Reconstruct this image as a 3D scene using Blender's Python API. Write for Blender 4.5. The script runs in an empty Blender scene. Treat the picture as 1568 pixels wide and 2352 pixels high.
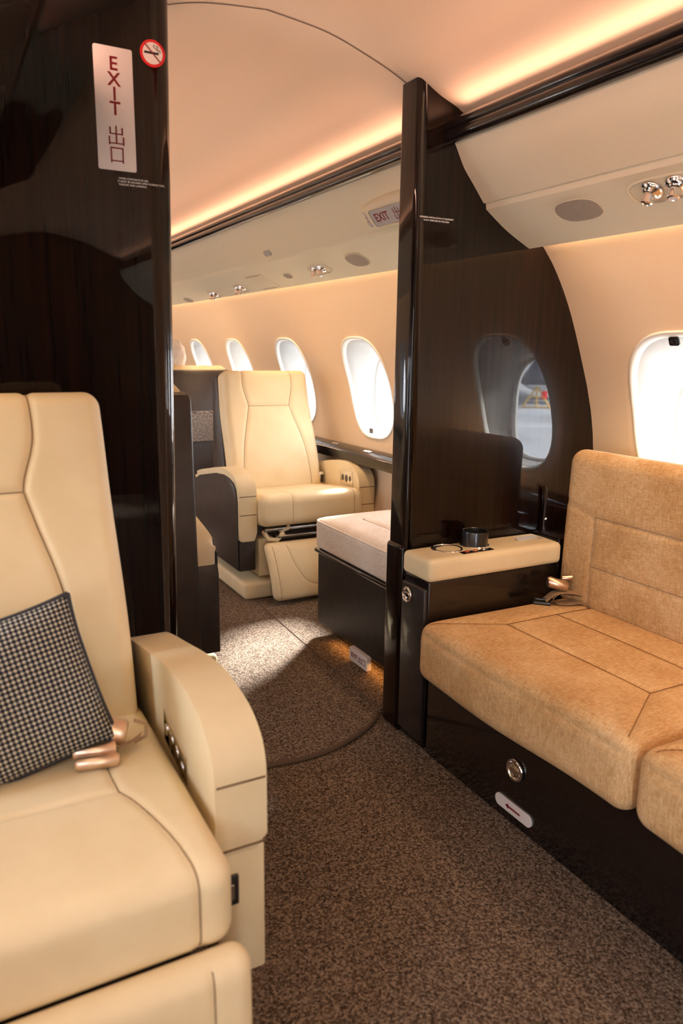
import bpy, bmesh, math, random
import numpy as np
from mathutils import Vector, Matrix
random.seed(7); rng = np.random.default_rng(7)
S = bpy.context.scene
COL = S.collection
PI = math.pi

# ------------------------------------------------------------------ camera
cd = bpy.data.cameras.new('camera'); cam = bpy.data.objects.new('camera', cd); COL.objects.link(cam); S.camera = cam
FPX = 1720.0
dy = Vector((-160-784, 790-1176, FPX)).normalized()
dn = dy.cross(Vector((1, .014, 0))).normalized()
if dn.y < 0: dn = -dn
dx = dn.cross(dy); dz = -dn
right = Vector((dx[0], dy[0], dz[0])); down = Vector((dx[1], dy[1], dz[1])); fwd = Vector((dx[2], dy[2], dz[2]))
M = Matrix((right, -down, -fwd)).transposed().to_4x4(); M.translation = (0, 0, 1.25)
cam.matrix_world = M
cd.sensor_fit = 'VERTICAL'; cd.sensor_height = 36; cd.lens = FPX/2352*36; cd.clip_start = .02
cd.dof.use_dof = True; cd.dof.focus_distance = 2.6; cd.dof.aperture_fstop = 3.2

# ------------------------------------------------------------------ world, exposure
W = bpy.data.worlds.new('overcast_sky'); S.world = W; W.use_nodes = True
wn = W.node_tree; bg = wn.nodes['Background']
tc = wn.nodes.new('ShaderNodeTexCoord'); sep = wn.nodes.new('ShaderNodeSeparateXYZ'); cr = wn.nodes.new('ShaderNodeValToRGB')
wn.links.new(tc.outputs['Generated'], sep.inputs[0]); wn.links.new(sep.outputs['Z'], cr.inputs[0]); wn.links.new(cr.outputs[0], bg.inputs['Color'])
cr.color_ramp.elements[0].color = (.93, .96, 1, 1); cr.color_ramp.elements[1].color = (.62, .74, .95, 1); cr.color_ramp.elements[1].position = .9
bg.inputs['Strength'].default_value = 16.0
S.view_settings.view_transform = 'Standard'; S.view_settings.look = 'None'
S.view_settings.exposure = 0.25; S.view_settings.gamma = 1; S.view_settings.use_curve_mapping = False
cy = S.cycles
cy.use_denoising = True; cy.max_bounces = 10; cy.diffuse_bounces = 6; cy.glossy_bounces = 5; cy.transparent_max_bounces = 16; cy.transmission_bounces = 4
cy.sample_clamp_indirect = 6.0; cy.caustics_reflective = False; cy.caustics_refractive = False; cy.use_adaptive_sampling = False
try: cy.denoiser = 'OPENIMAGEDENOISE'
except Exception: pass

sun = bpy.data.lights.new('hazy_sun', 'SUN'); sun.energy = 100.0; sun.angle = math.radians(16); sun.color = (1, .97, .93)
so = bpy.data.objects.new('hazy_sun', sun); COL.objects.link(so); so.rotation_euler = Vector((.62, .47, .62)).to_track_quat('Z', 'Y').to_euler()
XC = .84                       # centre line of the cabin
YB, YF = -2.6, 9.0             # ends of the cabin that is modelled
PW_COVE, PW_WASH = 2.5, 3.6   # watts per metre of LED strip
def area_light(name, loc, d, sx, sy, power, col, portal=False):
    l = bpy.data.lights.new(name, 'AREA'); l.shape = 'RECTANGLE'; l.size = sx; l.size_y = sy; l.energy = power; l.color = col
    if portal: l.cycles.is_portal = True
    o = bpy.data.objects.new(name, l); COL.objects.link(o)
    z = -Vector(d).normalized(); y = Vector((0, 1, 0)); x = y.cross(z).normalized()
    m = Matrix((x, y, z)).transposed().to_4x4(); m.translation = loc; o.matrix_world = m
    return o
for s in (1, -1):
    for (a, b) in ((YB+.1, 1.90), (2.08, 8.9)):
        L = b-a
        area_light('cove_led', (XC+s*(1.419-XC), (a+b)/2, 1.899), (-s*.95, 0, .3), .02, L, PW_COVE*L, (1, .52, .36)).data.spread = math.radians(125)
        area_light('wall_wash_led', (XC+s*(1.730-XC), (a+b)/2, 1.617), (s*.12, 0, -1), .016, L, PW_WASH*L, (1, .66, .40))
area_light('step_led', (1.428, 2.38, .052), (-.3, 0, -1), .010, .62, .4, (1, .42, .10))

# ------------------------------------------------------------------ materials
def new_mat(name):
    m = bpy.data.materials.new(name); m.use_nodes = True
    return m, m.node_tree, m.node_tree.nodes['Principled BSDF']
def P(name, col, rough=.5, metal=0, spec=.5, coat=0, coat_rough=.03, coat_ior=1.5, sheen=0):
    m, t, b = new_mat(name)
    b.inputs['Base Color'].default_value = (*col, 1); b.inputs['Roughness'].default_value = rough; b.inputs['Metallic'].default_value = metal
    b.inputs['Specular IOR Level'].default_value = spec; b.inputs['Coat Weight'].default_value = coat
    b.inputs['Coat Roughness'].default_value = coat_rough; b.inputs['Coat IOR'].default_value = coat_ior
    if sheen: b.inputs['Sheen Weight'].default_value = sheen; b.inputs['Sheen Roughness'].default_value = .4
    return m
def noisy(m, c1, c2, scale=(1, 1, 1), nscale=40, detail=4, lo=.3, hi=.7, bump=0, bscale=None, bdist=.001, rough_noise=False):
    t = m.node_tree; b = t.nodes['Principled BSDF']
    tc = t.nodes.new('ShaderNodeTexCoord'); mp = t.nodes.new('ShaderNodeMapping'); mp.inputs['Scale'].default_value = scale
    n = t.nodes.new('ShaderNodeTexNoise'); n.inputs['Scale'].default_value = nscale; n.inputs['Detail'].default_value = detail
    r = t.nodes.new('ShaderNodeValToRGB'); r.color_ramp.elements[0].position = lo; r.color_ramp.elements[1].position = hi
    r.color_ramp.elements[0].color = (*c1, 1); r.color_ramp.elements[1].color = (*c2, 1)
    t.links.new(tc.outputs['Object'], mp.inputs[0]); t.links.new(mp.outputs[0], n.inputs['Vector']); t.links.new(n.outputs['Fac'], r.inputs[0]); t.links.new(r.outputs[0], b.inputs['Base Color'])
    if bump:
        n2 = t.nodes.new('ShaderNodeTexNoise'); n2.inputs['Scale'].default_value = bscale or nscale; n2.inputs['Detail'].default_value = 3
        t.links.new(mp.outputs[0], n2.inputs['Vector'])
        bp = t.nodes.new('ShaderNodeBump'); bp.inputs['Strength'].default_value = bump; bp.inputs['Distance'].default_value = bdist
        t.links.new(n2.outputs['Fac'], bp.inputs['Height']); t.links.new(bp.outputs[0], b.inputs['Normal'])
    return m
M_leather = noisy(P('cream_leather', (.8, .62, .40), .50, spec=.3), (.75, .62, .385), (.81, .685, .445), nscale=9, bump=.12, bscale=420, bdist=.0006)
M_seam = P('leather_seam', (.22, .14, .07), .7)
M_dark = noisy(P('brown_leather', (.04, .03, .026), .42), (.026, .019, .016), (.042, .031, .027), nscale=12, bump=.15, bscale=380, bdist=.0006)
M_wood = noisy(P('dark_lacquered_wood', (.015, .006, .004),   .3, spec=.08, coat=1, coat_rough=.012, coat_ior=1.37), (.0025, .0011, .0008), (.013, .0042, .002), scale=(38, 38, 1.2), nscale=2.2, detail=6, lo=.35, hi=.75)
M_black = P('black_lacquer', (.006, .004, .004), .2, coat=.7, coat_rough=.015, coat_ior=1.42)
M_ceil = noisy(P('headliner', (.74, .6, .47), .8, spec=.2), (.61, .495, .365), (.65, .535, .40), nscale=300, bump=.1, bscale=500, bdist=.0005)
M_wall = noisy(P('suede_wall', (.8, .6, .4), .75, spec=.25), (.76, .585, .405), (.80, .62, .435), nscale=240, bump=.1, bscale=500, bdist=.0005)
M_psu = noisy(P('valance_leather', (.66, .58, .44), .55, spec=.35), (.78, .715, .53), (.81, .745, .56), nscale=200, bump=.08, bscale=500, bdist=.0005)
M_psu_dk = P('valance_gap', (.14, .10, .06), .8)
M_grille = noisy(P('speaker_cloth', (.33, .26, .2), .8), (.22, .17, .13), (.40, .33, .26), nscale=900, detail=1, lo=.4, hi=.6)
M_white = P('window_plastic', (.42, .41, .385), .38)
M_frame = P('window_frame_white', (.84, .82, .75), .4)
M_signw = P('sign_white', (.78, .74, .72), .4)
M_signg = P('sign_grey', (.46, .45, .45), .4)
M_red = P('sign_red', (.19, .004, .009), .45)
M_bred = P('bright_red', (.62, .012, .018), .4)
M_ink = P('black_ink', (.01, .01, .015), .5)
M_print = P('white_print', (.75, .74, .72), .5)
M_chrome = P('chrome', (.86, .85, .84), .07, metal=1)
M_steel = P('steel', (.5, .48, .45), .25, metal=1)
M_bronze = P('bronze_metal', (.80, .62, .48), .34, metal=1)
M_web = P('belt_webbing', (.36, .24, .14), .75)
M_plastic = P('black_plastic', (.012, .012, .012), .3, coat=.5)
M_navy = P('navy_piping', (.018, .022, .032), .6)
M_skin = P('skin', (.66, .40, .30), .5)
M_hair = noisy(P('white_hair', (.7, .66, .6), .7), (.72, .68, .62), (.92, .89, .84), scale=(60, 60, 8), nscale=3, bump=.4, bscale=8, bdist=.004)
M_shirt = P('white_shirt', (.8, .8, .8), .8)
M_trouser = P('dark_trousers', (.03, .03, .04), .8)
def weave(name, c1, c2, c3):
    m = P(name, c1, .85, spec=.1, sheen=.05); t = m.node_tree; b = t.nodes['Principled BSDF']
    tc = t.nodes.new('ShaderNodeTexCoord'); fac = []
    for sc in ((900, 90, 900), (90, 900, 90)):
        mp = t.nodes.new('ShaderNodeMapping'); mp.inputs['Scale'].default_value = sc
        n = t.nodes.new('ShaderNodeTexNoise'); n.inputs['Scale'].default_value = .55; n.inputs['Detail'].default_value = 2
        t.links.new(tc.outputs['Object'], mp.inputs[0]); t.links.new(mp.outputs[0], n.inputs['Vector']); fac.append(n)
    ad = t.nodes.new('ShaderNodeMath'); ad.operation = 'ADD'; t.links.new(fac[0].outputs['Fac'], ad.inputs[0]); t.links.new(fac[1].outputs['Fac'], ad.inputs[1])
    bn = t.nodes.new('ShaderNodeTexNoise'); bn.inputs['Scale'].default_value = 7; bn.inputs['Detail'].default_value = 4; t.links.new(tc.outputs['Object'], bn.inputs['Vector'])
    mu = t.nodes.new('ShaderNodeMath'); mu.operation = 'MULTIPLY_ADD'; mu.inputs[1].default_value = .8; t.links.new(bn.outputs['Fac'], mu.inputs[0]); t.links.new(ad.outputs[0], mu.inputs[2])
    mr = t.nodes.new('ShaderNodeMapRange'); mr.inputs['From Min'].default_value = 1.05; mr.inputs['From Max'].default_value = 1.75; t.links.new(mu.outputs[0], mr.inputs['Value'])
    r = t.nodes.new('ShaderNodeValToRGB'); r.color_ramp.elements[0].color = (*c1, 1); r.color_ramp.elements[1].color = (*c3, 1); e = r.color_ramp.elements.new(.5); e.color = (*c2, 1)
    t.links.new(mr.outputs[0], r.inputs[0]); t.links.new(r.outputs[0], b.inputs['Base Color'])
    bp = t.nodes.new('ShaderNodeBump'); bp.inputs['Strength'].default_value = .35; bp.inputs['Distance'].default_value = .001; t.links.new(ad.outputs[0], bp.inputs['Height']); t.links.new(bp.outputs[0], b.inputs['Normal'])
    return m
M_sofa = weave('tan_chenille', (.44, .245, .098), (.60, .375, .175), (.75, .53, .30))
M_otto = weave('ivory_chenille', (.66, .56, .46), (.80, .71, .62), (.88, .82, .75))
def carpet_mat(name, c1, c2, c3):
    m = P(name, c2, .95, spec=.08); t = m.node_tree; b = t.nodes['Principled BSDF']
    tc = t.nodes.new('ShaderNodeTexCoord')
    v = t.nodes.new('ShaderNodeTexVoronoi'); v.inputs['Scale'].default_value = 210; v.inputs['Randomness'].default_value = 1
    n = t.nodes.new('ShaderNodeTexNoise'); n.inputs['Scale'].default_value = 150; n.inputs['Detail'].default_value = 3
    t.links.new(tc.outputs['Object'], v.inputs['Vector']); t.links.new(tc.outputs['Object'], n.inputs['Vector'])
    w = t.nodes.new('ShaderNodeSeparateColor'); t.links.new(v.outputs['Color'], w.inputs[0])
    mx = t.nodes.new('ShaderNodeMath'); mx.operation = 'MULTIPLY_ADD'; mx.inputs[1].default_value = .5
    t.links.new(w.outputs[0], mx.inputs[0]); t.links.new(n.outputs['Fac'], mx.inputs[2])
    r = t.nodes.new('ShaderNodeValToRGB'); e = r.color_ramp.elements; e[0].position = .42; e[0].color = (*c1, 1); e[1].position = 1.0; e[1].color = (*c3, 1); q = e.new(.7); q.color = (*c2, 1)
    t.links.new(mx.outputs[0], r.inputs[0]); t.links.new(r.outputs[0], b.inputs['Base Color'])
    bp = t.nodes.new('ShaderNodeBump'); bp.inputs['Strength'].default_value = .7; bp.inputs['Distance'].default_value = .004; bp.invert = True
    t.links.new(v.outputs['Distance'], bp.inputs['Height']); t.links.new(bp.outputs[0], b.inputs['Normal'])
    return m
M_carpet = carpet_mat('brown_carpet', (.04, .028, .020), (.125, .091, .066), (.28, .22, .17))
M_bind = P('carpet_binding', (.10, .065, .042), .9)
def hound():
    m = P('woven_check', (.1, .1, .1), .9, spec=.1); t = m.node_tree; b = t.nodes['Principled BSDF']
    tc = t.nodes.new('ShaderNodeTexCoord'); sp = t.nodes.new('ShaderNodeSeparateXYZ'); t.links.new(tc.outputs['UV'], sp.inputs[0])
    def mth(op, a, bb):
        n = t.nodes.new('ShaderNodeMath'); n.operation = op
        for k, q in enumerate((a, bb)):
            if q is None: continue
            if isinstance(q, (int, float)): n.inputs[k].default_value = q
            else: t.links.new(q, n.inputs[k])
        return n.outputs[0]
    K = 2*PI/.0125
    sx = mth('SINE', mth('MULTIPLY', mth('ADD', sp.outputs[0], sp.outputs[1]), K*.7), None)
    sy = mth('SINE', mth('MULTIPLY', mth('SUBTRACT', sp.outputs[0], sp.outputs[1]), K*.7), None)
    pr = mth('MULTIPLY', sx, sy)
    n = t.nodes.new('ShaderNodeTexNoise'); n.inputs['Scale'].default_value = 700; t.links.new(tc.outputs['UV'], n.inputs['Vector'])
    f = mth('ADD', pr, mth('MULTIPLY', mth('SUBTRACT', n.outputs['Fac'], .5), 1.6))
    r = t.nodes.new('ShaderNodeValToRGB'); e = r.color_ramp.elements; e[0].position = .46; e[0].color = (.016, .020, .028, 1); e[1].position = .82; e[1].color = (.50, .47, .40, 1)
    mr = t.nodes.new('ShaderNodeMapRange'); mr.inputs['From Min'].default_value = -1; mr.inputs['From Max'].default_value = 1; t.links.new(f, mr.inputs['Value'])
    t.links.new(mr.outputs[0], r.inputs[0]); t.links.new(r.outputs[0], b.inputs['Base Color'])
    return m
M_check = hound()
def pane_mat():
    m = bpy.data.materials.new('clear_pane'); m.use_nodes = True; t = m.node_tree; t.nodes.remove(t.nodes['Principled BSDF'])
    tr = t.nodes.new('ShaderNodeBsdfTransparent'); gl = t.nodes.new('ShaderNodeBsdfGlossy'); gl.inputs['Roughness'].default_value = .02; tr.inputs[0].default_value = (.97, .98, .98, 1)
    mx = t.nodes.new('ShaderNodeMixShader'); mx.inputs[0].default_value = .05
    t.links.new(tr.outputs[0], mx.inputs[1]); t.links.new(gl.outputs[0], mx.inputs[2]); t.links.new(mx.outputs[0], t.nodes['Material Output'].inputs[0])
    return m
M_pane = pane_mat()
M_tarmac = noisy(P('tarmac', (.3, .3, .31), .8), (.24, .25, .26), (.42, .43, .45), nscale=.25, detail=8, lo=.35, hi=.7)
M_awhite = P('aircraft_white', (.75, .75, .76), .3)
M_agrey = P('aircraft_grey', (.42, .44, .47), .4)
M_adark = P('aircraft_dark', (.03, .035, .045), .4)
M_yellow = P('stand_yellow', (.75, .45, .05), .5)
M_orange = P('vehicle_orange', (.85, .28, .03), .5)

# ------------------------------------------------------------------ helpers
def link(name, me, mat, parent=None, smooth=True, world=False, sharp=None):
    o = bpy.data.objects.new(name, me); COL.objects.link(o)
    if mat: me.materials.append(mat)
    if smooth:
        me.polygons.foreach_set('use_smooth', [len(p.vertices) < 5 for p in me.polygons])
        if sharp: me.set_sharp_from_angle(angle=math.radians(sharp))
    if parent:
        o.parent = parent
        if world and parent.parent is None: o.matrix_parent_inverse = Matrix.Translation(-parent.location)
    return o
def mesh(name, v, f):
    me = bpy.data.meshes.new(name); me.from_pydata([tuple(map(float, p)) for p in v], [], [tuple(map(int, q)) for q in f]); me.update()
    return me
def obj(name, vf, mat, parent=None, smooth=True, world=True, sharp=None):
    return link(name, mesh(name, *vf), mat, parent, smooth, world, sharp)
def thing(name, label, cat, loc=(0, 0, 0), rz=0, group=None):
    o = bpy.data.objects.new(name, None); COL.objects.link(o); o.location = loc; o.rotation_euler = (0, 0, rz); o.empty_display_size = .05
    return tag(o, label, cat, group)
def tag(o, label, cat, group=None):
    o['label'] = label; o['category'] = cat
    if group: o['group'] = group
    return o
def struct(o):
    o['kind'] = 'structure'; return o
def join(*vfs):
    V, F = [], []
    for v, f in vfs:
        n = len(V); V += [tuple(p) for p in v]; F += [tuple(i+n for i in q) for q in f]
    return V, F
def xf(vf, m):
    return [tuple(m @ Vector(p)) for p in vf[0]], vf[1]
def bm_out(bm):
    bm.verts.index_update(); v = [tuple(p.co) for p in bm.verts]; f = [tuple(q.index for q in p.verts) for p in bm.faces]; bm.free(); return v, f
def box(x0, x1, y0, y1, z0, z1, r=.004, seg=3):
    bm = bmesh.new(); bmesh.ops.create_cube(bm, size=1)
    for v in bm.verts: v.co = ((x0+x1)/2+v.co.x*(x1-x0), (y0+y1)/2+v.co.y*(y1-y0), (z0+z1)/2+v.co.z*(z1-z0))
    if r: bmesh.ops.bevel(bm, geom=bm.edges[:], offset=r, segments=seg, affect='EDGES', profile=.5)
    return bm_out(bm)
AX = {'x': lambda a, b, h: (h, a, b), 'y': lambda a, b, h: (a, h, b), 'z': lambda a, b, h: (a, b, h)}
def prism(pts, axis, h0, h1, r=0, seg=3):
    """extrude a 2-D outline along an axis; round the two end loops with radius r"""
    bm = bmesh.new(); g = AX[axis]
    a = [bm.verts.new(g(p[0], p[1], h0)) for p in pts]; b = [bm.verts.new(g(p[0], p[1], h1)) for p in pts]
    n = len(pts); f0 = bm.faces.new(a); f1 = bm.faces.new(b[::-1])
    for i in range(n): bm.faces.new((a[(i+1) % n], a[i], b[i], b[(i+1) % n]))
    if r: bmesh.ops.bevel(bm, geom=list(f0.edges)+list(f1.edges), offset=r, segments=seg, affect='EDGES', profile=.5)
    bmesh.ops.recalc_face_normals(bm, faces=bm.faces[:])
    return bm_out(bm)
def sheet(rows, closed=False):
    V, F = [], []; n = len(rows[0])
    for r in rows: V += [tuple(p) for p in r]
    for i in range(len(rows)-1):
        for j in range(n if closed else n-1):
            k = (j+1) % n; F.append((i*n+j, i*n+k, (i+1)*n+k, (i+1)*n+j))
    return V, F
def cap(ring):
    return list(ring), [tuple(range(len(ring)))]
def tube(path, r, n=8, closed=False):
    path = [Vector(p) for p in path]; m = len(path); rows = []; up = Vector((0, 0, 1))
    for i, p in enumerate(path):
        a = path[(i-1) % m] if (closed or i) else p; b = path[(i+1) % m] if (closed or i < m-1) else p
        t = (b-a).normalized() if (b-a).length else Vector((0, 0, 1))
        if i == 0: u = t.orthogonal().normalized()
        else:
            u = u - t*u.dot(t); u = u.normalized() if u.length > 1e-6 else t.orthogonal().normalized()
        w = t.cross(u); rr = r[i] if isinstance(r, (list, tuple)) else r
        rows.append([p+u*math.cos(2*PI*k/n)*rr+w*math.sin(2*PI*k/n)*rr for k in range(n)])
    if closed: rows.append(rows[0])
    vf = sheet(rows, True)
    if not closed: vf = join(vf, cap(rows[0][::-1]), cap(rows[-1]))
    return vf
def lathe(prof, c, axis, n=28):
    a = Vector(axis).normalized(); u = a.orthogonal().normalized(); w = a.cross(u); c = Vector(c)
    rows = [[c+a*h+(u*math.cos(2*PI*k/n)+w*math.sin(2*PI*k/n))*max(r, 1e-5) for k in range(n)] for r, h in prof]
    return sheet(rows, True)
def catmull(pts, m=8, closed=False):
    pts = [np.array(p, float) for p in pts]; n = len(pts); out = []
    for i in range(n if closed else n-1):
        p0 = pts[i-1] if (closed or i) else pts[i]; p1 = pts[i]; p2 = pts[(i+1) % n]; p3 = pts[(i+2) % n] if (closed or i < n-2) else p2
        for k in range(m):
            t = k/m; out.append(.5*((2*p1)+(p2-p0)*t+(2*p0-5*p1+4*p2-p3)*t*t+(3*p1-p0-3*p2+p3)*t**3))
    if not closed: out.append(pts[-1])
    return [tuple(p) for p in out]
def softbox(size, r, step, seams=(), gw=.006, gd=.006, bulge=0., deform=None, edge_r=None, smooth_seams=True):
    """upholstered block: rounded box, seams pressed into the surface; returns (mesh data, seam paths)"""
    h = np.array(size, float)/2; ax = [np.linspace(-h[i], h[i], max(3, int(round(size[i]/step))+1)) for i in range(3)]
    n = [len(a) for a in ax]; idx = {}; V = []; F = []
    def vid(i, j, k):
        q = (i, j, k)
        if q not in idx: idx[q] = len(V); V.append((ax[0][i], ax[1][j], ax[2][k]))
        return idx[q]
    for fa in range(3):
        u, w = (fa+1) % 3, (fa+2) % 3
        for side in (0, n[fa]-1):
            for i in range(n[u]-1):
                for j in range(n[w]-1):
                    q = []
                    for (a, b) in ((i, j), (i+1, j), (i+1, j+1), (i, j+1)):
                        c = [0, 0, 0]; c[fa] = side; c[u] = a; c[w] = b; q.append(vid(*c))
                    F.append(q if side else q[::-1])
    rr = np.minimum(np.array([r]*3 if not hasattr(r, '__len__') else r, float), h*.98)
    def surf(p):
        p = np.clip(np.asarray(p, float), -h, h); q = np.clip(p, -(h-rr), h-rr); d = (p-q)/rr
        L = np.linalg.norm(d, axis=1, keepdims=True); L[L == 0] = 1; d = d/L
        return q+d*rr, d
    pos, nor = surf(np.array(V))
    def puff(p, nn):
        if not bulge: return p
        a = np.clip(1-(p[:, 0]/h[0])**2, 0, 1)*np.clip(1-(p[:, 1]/h[1])**2, 0, 1)
        p = p.copy(); p[:, 2] += bulge*np.sqrt(a)*np.clip(nn[:, 2], 0, 1); return p
    paths = []; pts = []
    for s in seams:
        s = np.array(s, float); dense = []
        for a, b in zip(s[:-1], s[1:]):
            m = max(2, int(np.linalg.norm(b-a)/.004)); dense += [a+(b-a)*t for t in np.linspace(0, 1, m, endpoint=False)]
        dense.append(s[-1]); q, nn = surf(np.array(dense)); pts.append(q); paths.append((q, nn))
    if pts:
        A = np.concatenate(pts)
        for c in range(0, len(pos), 2000):
            d = np.sqrt(((pos[c:c+2000, None, :]-A[None])**2).sum(-1).min(1)); pos[c:c+2000] -= nor[c:c+2000]*(gd*np.exp(-(d/gw)**2))[:, None]
    pos = puff(pos, nor); out = []
    for q, nn in paths:
        q = puff(q-nn*gd*.75, nn); out.append(deform(q) if deform else q)
    if deform: pos = deform(pos)
    return (pos.tolist(), F), out
def seam_tubes(paths, r=.0011):
    return join(*[tube([p for p in q][::2]+[q[-1]], r, 5) for q in paths])
def seam_objs(paths, mat, parent):
    for q in paths: obj('seam', tube([p for p in q][::2]+[q[-1]], .0012, 5), mat, parent, world=False)
def text(body, size, bold=0., spacing=1.):
    c = bpy.data.curves.new('lettering', 'FONT'); c.body = body; c.size = size; c.offset = bold*size; c.extrude = .0004; c.space_character = spacing; c.align_x = 'CENTER'; c.align_y = 'CENTER'; c.resolution_u = 4
    o = bpy.data.objects.new('lettering', c); COL.objects.link(o)
    dg = bpy.context.evaluated_depsgraph_get(); me = bpy.data.meshes.new_from_object(o.evaluated_get(dg))
    v = [tuple(p.co) for p in me.vertices]; f = [tuple(p.vertices) for p in me.polygons]
    bpy.data.objects.remove(o); bpy.data.curves.remove(c); bpy.data.meshes.remove(me); return v, f
def frame_m(o, X, Y):
    X = Vector(X).normalized(); Y = Vector(Y); Y = (Y-X*Y.dot(X)).normalized(); Z = X.cross(Y); m = Matrix((X, Y, Z)).transposed().to_4x4(); m.translation = o; return m
def bars(lst, t=.0006):
    return join(*[prism(b, 'z', 0, t) for b in lst])
def rect(x0, x1, y0, y1): return [(x0, y0), (x1, y0), (x1, y1), (x0, y1)]
def rrect(hx, hy, r, n=6):
    o = []
    for (cx, cy_, a0) in ((hx-r, hy-r, 0), (-hx+r, hy-r, 90), (-hx+r, -hy+r, 180), (hx-r, -hy+r, 270)):
        for k in range(n+1):
            a = math.radians(a0+90*k/n); o.append((cx+r*math.cos(a), cy_+r*math.sin(a)))
    return o
def superell(a, b, n, m=48):
    o = []
    for k in range(m):
        t = 2*PI*k/m; c, s = math.cos(t), math.sin(t); o.append((a*math.copysign(abs(c)**(2/n), c), b*math.copysign(abs(s)**(2/n), s)))
    return o
def kanji_out(w, h, t=.09):      # the first sign of the two, w x h around the origin
    e = w*t; x1, x2 = w*.5, w*.43
    return [rect(-e/2, e/2, -h*.42, h*.5), rect(-x2, -x2+e, h*.06, h*.42), rect(x2-e, x2, h*.06, h*.42), rect(-x2, x2, h*.05, h*.05+e*.8),
            rect(-x1, -x1+e, -h*.5, -h*.06), rect(x1-e, x1, -h*.5, -h*.06), rect(-x1, x1, -h*.44, -h*.44+e*.8)]
def kanji_mouth(w, h, t=.1):
    e = w*t; x = w*.5
    return [rect(-x, -x+e, -h*.5, h*.5), rect(x-e, x, -h*.5, h*.5), rect(-x, x, h*.5-e, h*.5), rect(-x, x, -h*.38-e*.3, -h*.38+e*.6)]

# ------------------------------------------------------------------ cabin shell
WP = catmull([(1.90, 0), (1.985, .2), (2.03, .4), (2.068, .62), (2.08, .76), (2.078, .85), (2.065, .947), (2.036, 1.071), (1.991, 1.192), (1.91, 1.38), (1.828, 1.515), (1.752, 1.60)], 10)
wz = np.array([p[1] for p in WP]); wx = np.array([p[0] for p in WP])
def wall_x(z): return float(np.interp(z, wz, wx))
CP = catmull([(.84, 2.105), (1.013, 2.086), (1.15, 2.048), (1.254, 2.010), (1.343, 1.965), (1.417, 1.936), (1.48, 1.892), (1.53, 1.82)], 8)
CPX = CP + [(1.62, 1.75), (1.71, 1.68), (1.752, 1.60)]
def mir(s, x): return XC+s*(x-XC)
# ceiling: one arched headliner per cabin, with a joint above the partition
def ceiling(name, y0, y1):
    half = CPX[1:]
    pr = [(mir(-1, x), z) for x, z in half[::-1]]+CPX
    rows = [[(x, y, z) for x, z in pr] for y in np.linspace(y0, y1, 12)]
    return struct(obj(name, sheet(rows), M_ceil))
ceiling('ceiling', YB, 2.001); ceiling('ceiling_front', 2.001, YF)
pr = [(mir(-1, x), z+.004) for x, z in CP[1:][::-1]]+[(x, z+.004) for x, z in CP]
struct(obj('trim_1', sheet([[(x, y, z-.0055) for x, z in pr] for y in (1.9985, 2.0035)]), P('joint_shadow', (.12, .09, .07), .9)))
struct(obj('floor', ([(-.3, YB, 0), (1.98, YB, 0), (1.98, YF, 0), (-.3, YF, 0)], [(0, 1, 2, 3)]), M_carpet))
for nm, y in (('wall_back', YB), ('wall_front', YF)):
    ring = [(x, y, z) for x, z in [(mir(-1, a), b) for a, b in CPX[1:][::-1]]+CPX]
    ring = [(x, y, z) for x, z in [(mir(-1, a), b) for a, b in WP]]+ring+[(a, y, b) for a, b in WP[::-1]]
    struct(obj(nm, cap(ring), M_wood, smooth=False))

# side walls with window openings
WA, WB, WZ, WN = .222, .268, 1.048, 2.9
WIN_R = [-2.15, -1.22, -.30, .58, 1.525, 2.50, 3.485, 4.39, 5.33, 6.22, 7.12, 8.02]
def contour(c, a, b, zc, n=WN, m=72): return [(c+y, zc+z) for y, z in superell(a, b, n, m)]
def wall_side(s, name, wins, YB=YB):
    vfs = []; lo, hi = .735, 1.365
    zs1 = np.linspace(0, lo, 24); zs2 = np.linspace(hi, 1.60, 14); ys = np.linspace(YB, YF, 60)
    for zs in (zs1, zs2): vfs.append(sheet([[(mir(s, wall_x(z)), y, z) for y in ys] for z in zs]))
    ed = [YB]+[(a+b)/2 for a, b in zip(wins[:-1], wins[1:])]+[YF]
    for c, y0, y1 in zip(wins, ed[:-1], ed[1:]):
        C = contour(c, WA, WB, WZ); R = []
        for (y, z) in C:
            dy_, dz_ = y-c, z-WZ
            ty = ((y1-c) if dy_ > 0 else (y0-c))/dy_ if abs(dy_) > 1e-9 else 1e9
            tz = ((hi-WZ) if dz_ > 0 else (lo-WZ))/dz_ if abs(dz_) > 1e-9 else 1e9
            t = min(ty, tz); R.append((c+dy_*t, WZ+dz_*t))
        rows = []
        for t, off in ((-.035, .016), (-.02, .005), (0, 0), (.12, 0), (.25, 0), (.5, 0), (.75, 0), (1, 0)):
            rows.append([(mir(s, wall_x(max(lo, min(hi, a[1]+(b[1]-a[1])*t)) if t > 0 else a[1]+(a[1]-WZ)*t)+off), a[0]+(b[0]-a[0])*t if t > 0 else a[0]+(a[0]-c)*t, a[1]+(b[1]-a[1])*t if t > 0 else a[1]+(a[1]-WZ)*t) for a, b in zip(C, R)])
        vfs.append(sheet(rows, True))
        for a, b in zip(R, R[1:]+R[:1]):       # corner fill
            if abs(a[0]-b[0]) > 1e-6 and abs(a[1]-b[1]) > 1e-6:
                c_ = (min((y0, y1), key=lambda q: min(abs(q-a[0]), abs(q-b[0]))), min((lo, hi), key=lambda q: min(abs(q-a[1]), abs(q-b[1]))))
                vfs.append(([(mir(s, wall_x(z)), y, z) for y, z in (a, b, c_)], [(0, 1, 2)]))
    return struct(obj(name, join(*vfs), M_wall))
WIN_L = [c for c in WIN_R if c > -1]
wall_side(1, 'wall_right', WIN_R); wall_side(-1, 'wall_left', WIN_L, -1.40)
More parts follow.
